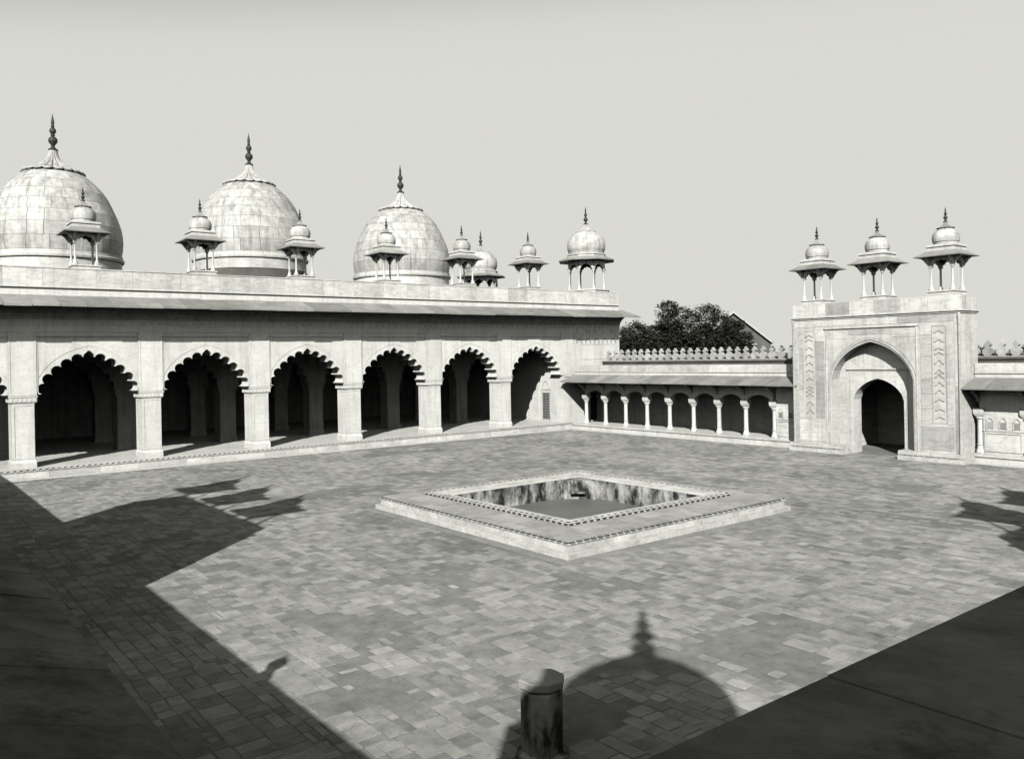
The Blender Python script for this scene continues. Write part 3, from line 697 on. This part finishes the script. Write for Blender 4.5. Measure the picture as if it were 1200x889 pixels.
while x<ox1-.1:
    for z in (.435,.48): dk.box(x,x+.2,oy0-.104,oy0-.02,z,z+.018); dk.box(x,x+.2,oy1+.02,oy1+.104,z,z+.018)
    x+=.29
y=oy0
while y<oy1-.1:
    for z in (.435,.48): dk.box(ox0-.104,ox0-.02,y,y+.2,z,z+.018); dk.box(ox1+.02,ox1+.104,y,y+.2,z,z+.018)
    y+=.29
tb(dk,'edge_inlay','inlay',kind='stuff')
tb(ring(MB(),bx0-.3,bx1+.3,by0-.3,by1+.3,1.35,-.4,.55,(bx0+.01,bx1-.01,by0+.01,by1-.01)),'basin_wall','stained')
tb(MB().box(bx0-.2,bx1+.2,by0-.2,by1+.2,-.45,-.26),'basin_floor','basin_floor')
# niche with a shelf in the far chamfered corner
nm=MB(); nm.M=Matrix.Translation((bx0+.675,by1-.675,0))@Matrix.Rotation(rad(45),4,'Z')
tb(MB().prism([(bx0,by1),(bx0,by1-1.35),(bx0+1.35,by1)],-.3,.54,'z'),'corner_block','stained')
nm.box(-.75,-.62,-.12,.0,-.26,.6).box(.62,.75,-.12,.0,-.26,.6).box(-.30,-.2,-.16,0,-.0,.6).box(.2,.3,-.16,0,-.0,.6)
nm.box(-.34,.34,-.3,0,.02,.1); tb(nm,'inlet_niche','stained')
# ------------------------------------------------------------------ sundial pillar
SD=thing('sundial_pillar','short worn octagonal sundial pillar standing in the kiosk dome shadow','sundial',(41.72,1.30,0))
MB().lathe([(.42,-.02),(.42,.08),(.345,.12)],8,PI/8).build('base','stained',SD)
MB().lathe([(.335,.1),(.335,1.02),(.30,1.04),(.30,1.06)],8,PI/8).build('shaft','stained',SD)
MB().lathe([(.33,1.06),(.36,1.08),(.36,1.18),(.34,1.2)],8,PI/8).build('dial_slab','paving',SD)
# ------------------------------------------------------------------ beyond the wall: trees and houses
def tree(label,x,y,zb,h,blobs,seed,leaf=.55,n=5200):
    r=random.Random(seed); t=thing('tree',label,'tree',(x,y,zb),0,'trees beyond the gallery wall')
    m=MB(); m.lathe([(.42,0),(.32,.6),(.24,h*.35),(.16,h*.6),(.05,h*.8)],8)
    for bx,by,bz,br in blobs:
        p0=Vector((0,0,h*.3)); p1=Vector((bx,by,bz)); d=(p1-p0); L=d.length
        m.M=Matrix.Translation(p0)@d.to_track_quat('Z','Y').to_matrix().to_4x4(); m.lathe([(.16,0),(.1,L*.5),(.03,L)],6); m.M=None
    m.build('trunk','bark',t,True)
    c=MB(); tot=sum(b[3]**2 for b in blobs)
    for bx,by,bz,br in blobs:
        k=int(n*br*br/tot); cl=[]
        for _ in range(int(10+br*br*9)):
            while 1:
                v=Vector((r.uniform(-1,1),r.uniform(-1,1),r.uniform(-1,1)))
                if v.length<1: break
            v=v.normalized()*(v.length**.45); cl.append(Vector((bx,by,bz))+Vector((v.x*br,v.y*br,v.z*br*.85)))
        for i in range(k):
            q=r.choice(cl)+Vector((r.gauss(0,.26),r.gauss(0,.26),r.gauss(0,.2)))*(br/1.7)
            a=r.uniform(0,6.3); b=r.uniform(-.9,.9); s=leaf*r.uniform(.45,1)
            e1=Vector((math.cos(a),math.sin(a),b*.5)).normalized()*s; e2=Vector((-math.sin(a)*.6,math.cos(a)*.6,r.uniform(-.7,.7))).normalized()*s*.5
            c.add([q-e1*.5,q+e2*.5,q+e1*.5,q-e2*.5],[(0,1,2,3)])
    c.build('crown','foliage',t); return t
tree('tallest dark leafy tree beyond the arcade wall',-34.6,92,-.6,14.5,[(-1.6,0,9.2,2.6),(.8,0,12.3,2.5),(1.0,.5,9.4,2.9),(-3.4,-.5,8.2,2.2),(2.6,.3,8.3,2.4),(-.6,0,13.4,1.6),(0,0,7.0,3.2)],3,n=15000)
tree('broad dark tree beyond the arcade wall, close beside the tallest one',-31.6,98,-.6,13.8,[(-1.3,0,12.2,2.4),(1.2,0,10.8,2.3),(-2.8,0,9.2,2.6),(2.3,0,8.4,2.3),(0,0,8.4,2.9),(3.6,0,6.9,1.8),(-.4,0,6.6,3)],5,n=15000)
tree('low rounded tree beyond the arcade wall, beside the end of the mosque hall',-34.6,84,-.6,11.2,[(0,0,9.4,2.4),(-1.9,0,8.0,1.8),(2.2,0,8.0,2.3),(.3,0,6.6,2.8)],9,n=10000)
tree('small tree beyond the arcade wall in front of the gabled house',-21.4,90,-.6,11.0,[(0,0,9.9,1.5),(-1.3,0,8.8,1.7),(1.3,0,8.4,1.5),(0,0,7.2,2.3)],11,n=6500)
for k,(x,y,h,l) in enumerate(((-7.0,80,7.2,'faint bushy treetop beyond the wall, just right of the gabled house'),(-3.4,80,7.3,'faint bushy treetop beyond the wall, close against the gateway side'),(19.6,70,6.9,'dark treetop behind the merlons, touching the gateway corner'),(23.6,70,6.9,'dark treetop behind the merlons, clear of the gateway'))):
    tree(l,x,y,-.6,h,[(0,0,h-1.3,1.35),(-1.5,.2,h-1.9,1.2),(1.4,0,h-1.8,1.3),(0,0,h-3,1.9)],20+k,.42,3600)
hs=thing('gabled_house','grey gabled house with pale verge boards beyond the trees','house',(-64.9,148,-1.3),rad(35.5)); hs.scale=(.84,1,1)
MB().prism([(-9.4,0),(9.4,0),(9.4,9.6),(0,16.2),(-9.4,9.6)],0,24,'y').build('wall','house_wall',hs)
rf=MB()
for s in (-1,1): rf.prism([(0,16.25),(s*10.0,9.22),(s*10.0,9.55),(0,16.6)],-.7,24.7,'y')
rf=rf.build('roof','roof_sheet',hs)
for s in (-1,1): MB().prism([(0,16.22),(s*9.9,9.2),(s*9.9,9.58),(0,16.64)],-.85,-.701,'y').build('verge_board','white_trim',rf)
MB().prism([(-1.2,9.3),(1.2,9.3),(1.2,9.55),(-1.2,9.55)],-1.6,0,'y').build('awning','white_trim',hs,loc=(4.6,0,-.35))
for x in (-4.5,4.6): MB().box(x-.7,x+.7,-.06,.04,6.4,8.7).build('window','dark_glass_and_gap',hs)
h2=thing('long_house','long house with sloping sheet roof behind the lowest tree','house',(-86,140,-.6))
MB().box(-9,3,0,14,0,8.6).build('wall','house_wall',h2)
rf=MB().prism([(-.8,8.3),(7,13.4),(14.8,8.3),(14.8,8.6),(7,13.7),(-.8,8.6)],-9.6,3.6,'x').build('roof','roof_sheet',h2)
for k in range(7): MB().box(-9.65,3.65,-.8+k*1.1,-.68+k*1.1,8.5+k*.72,8.72+k*.72).build('roof_batten','house_wall',rf)
for k in range(3): MB().box(-7.5+k*4,-6+k*4,-.06,.05,5.2,7.4).build('window','dark_glass_and_gap',h2)
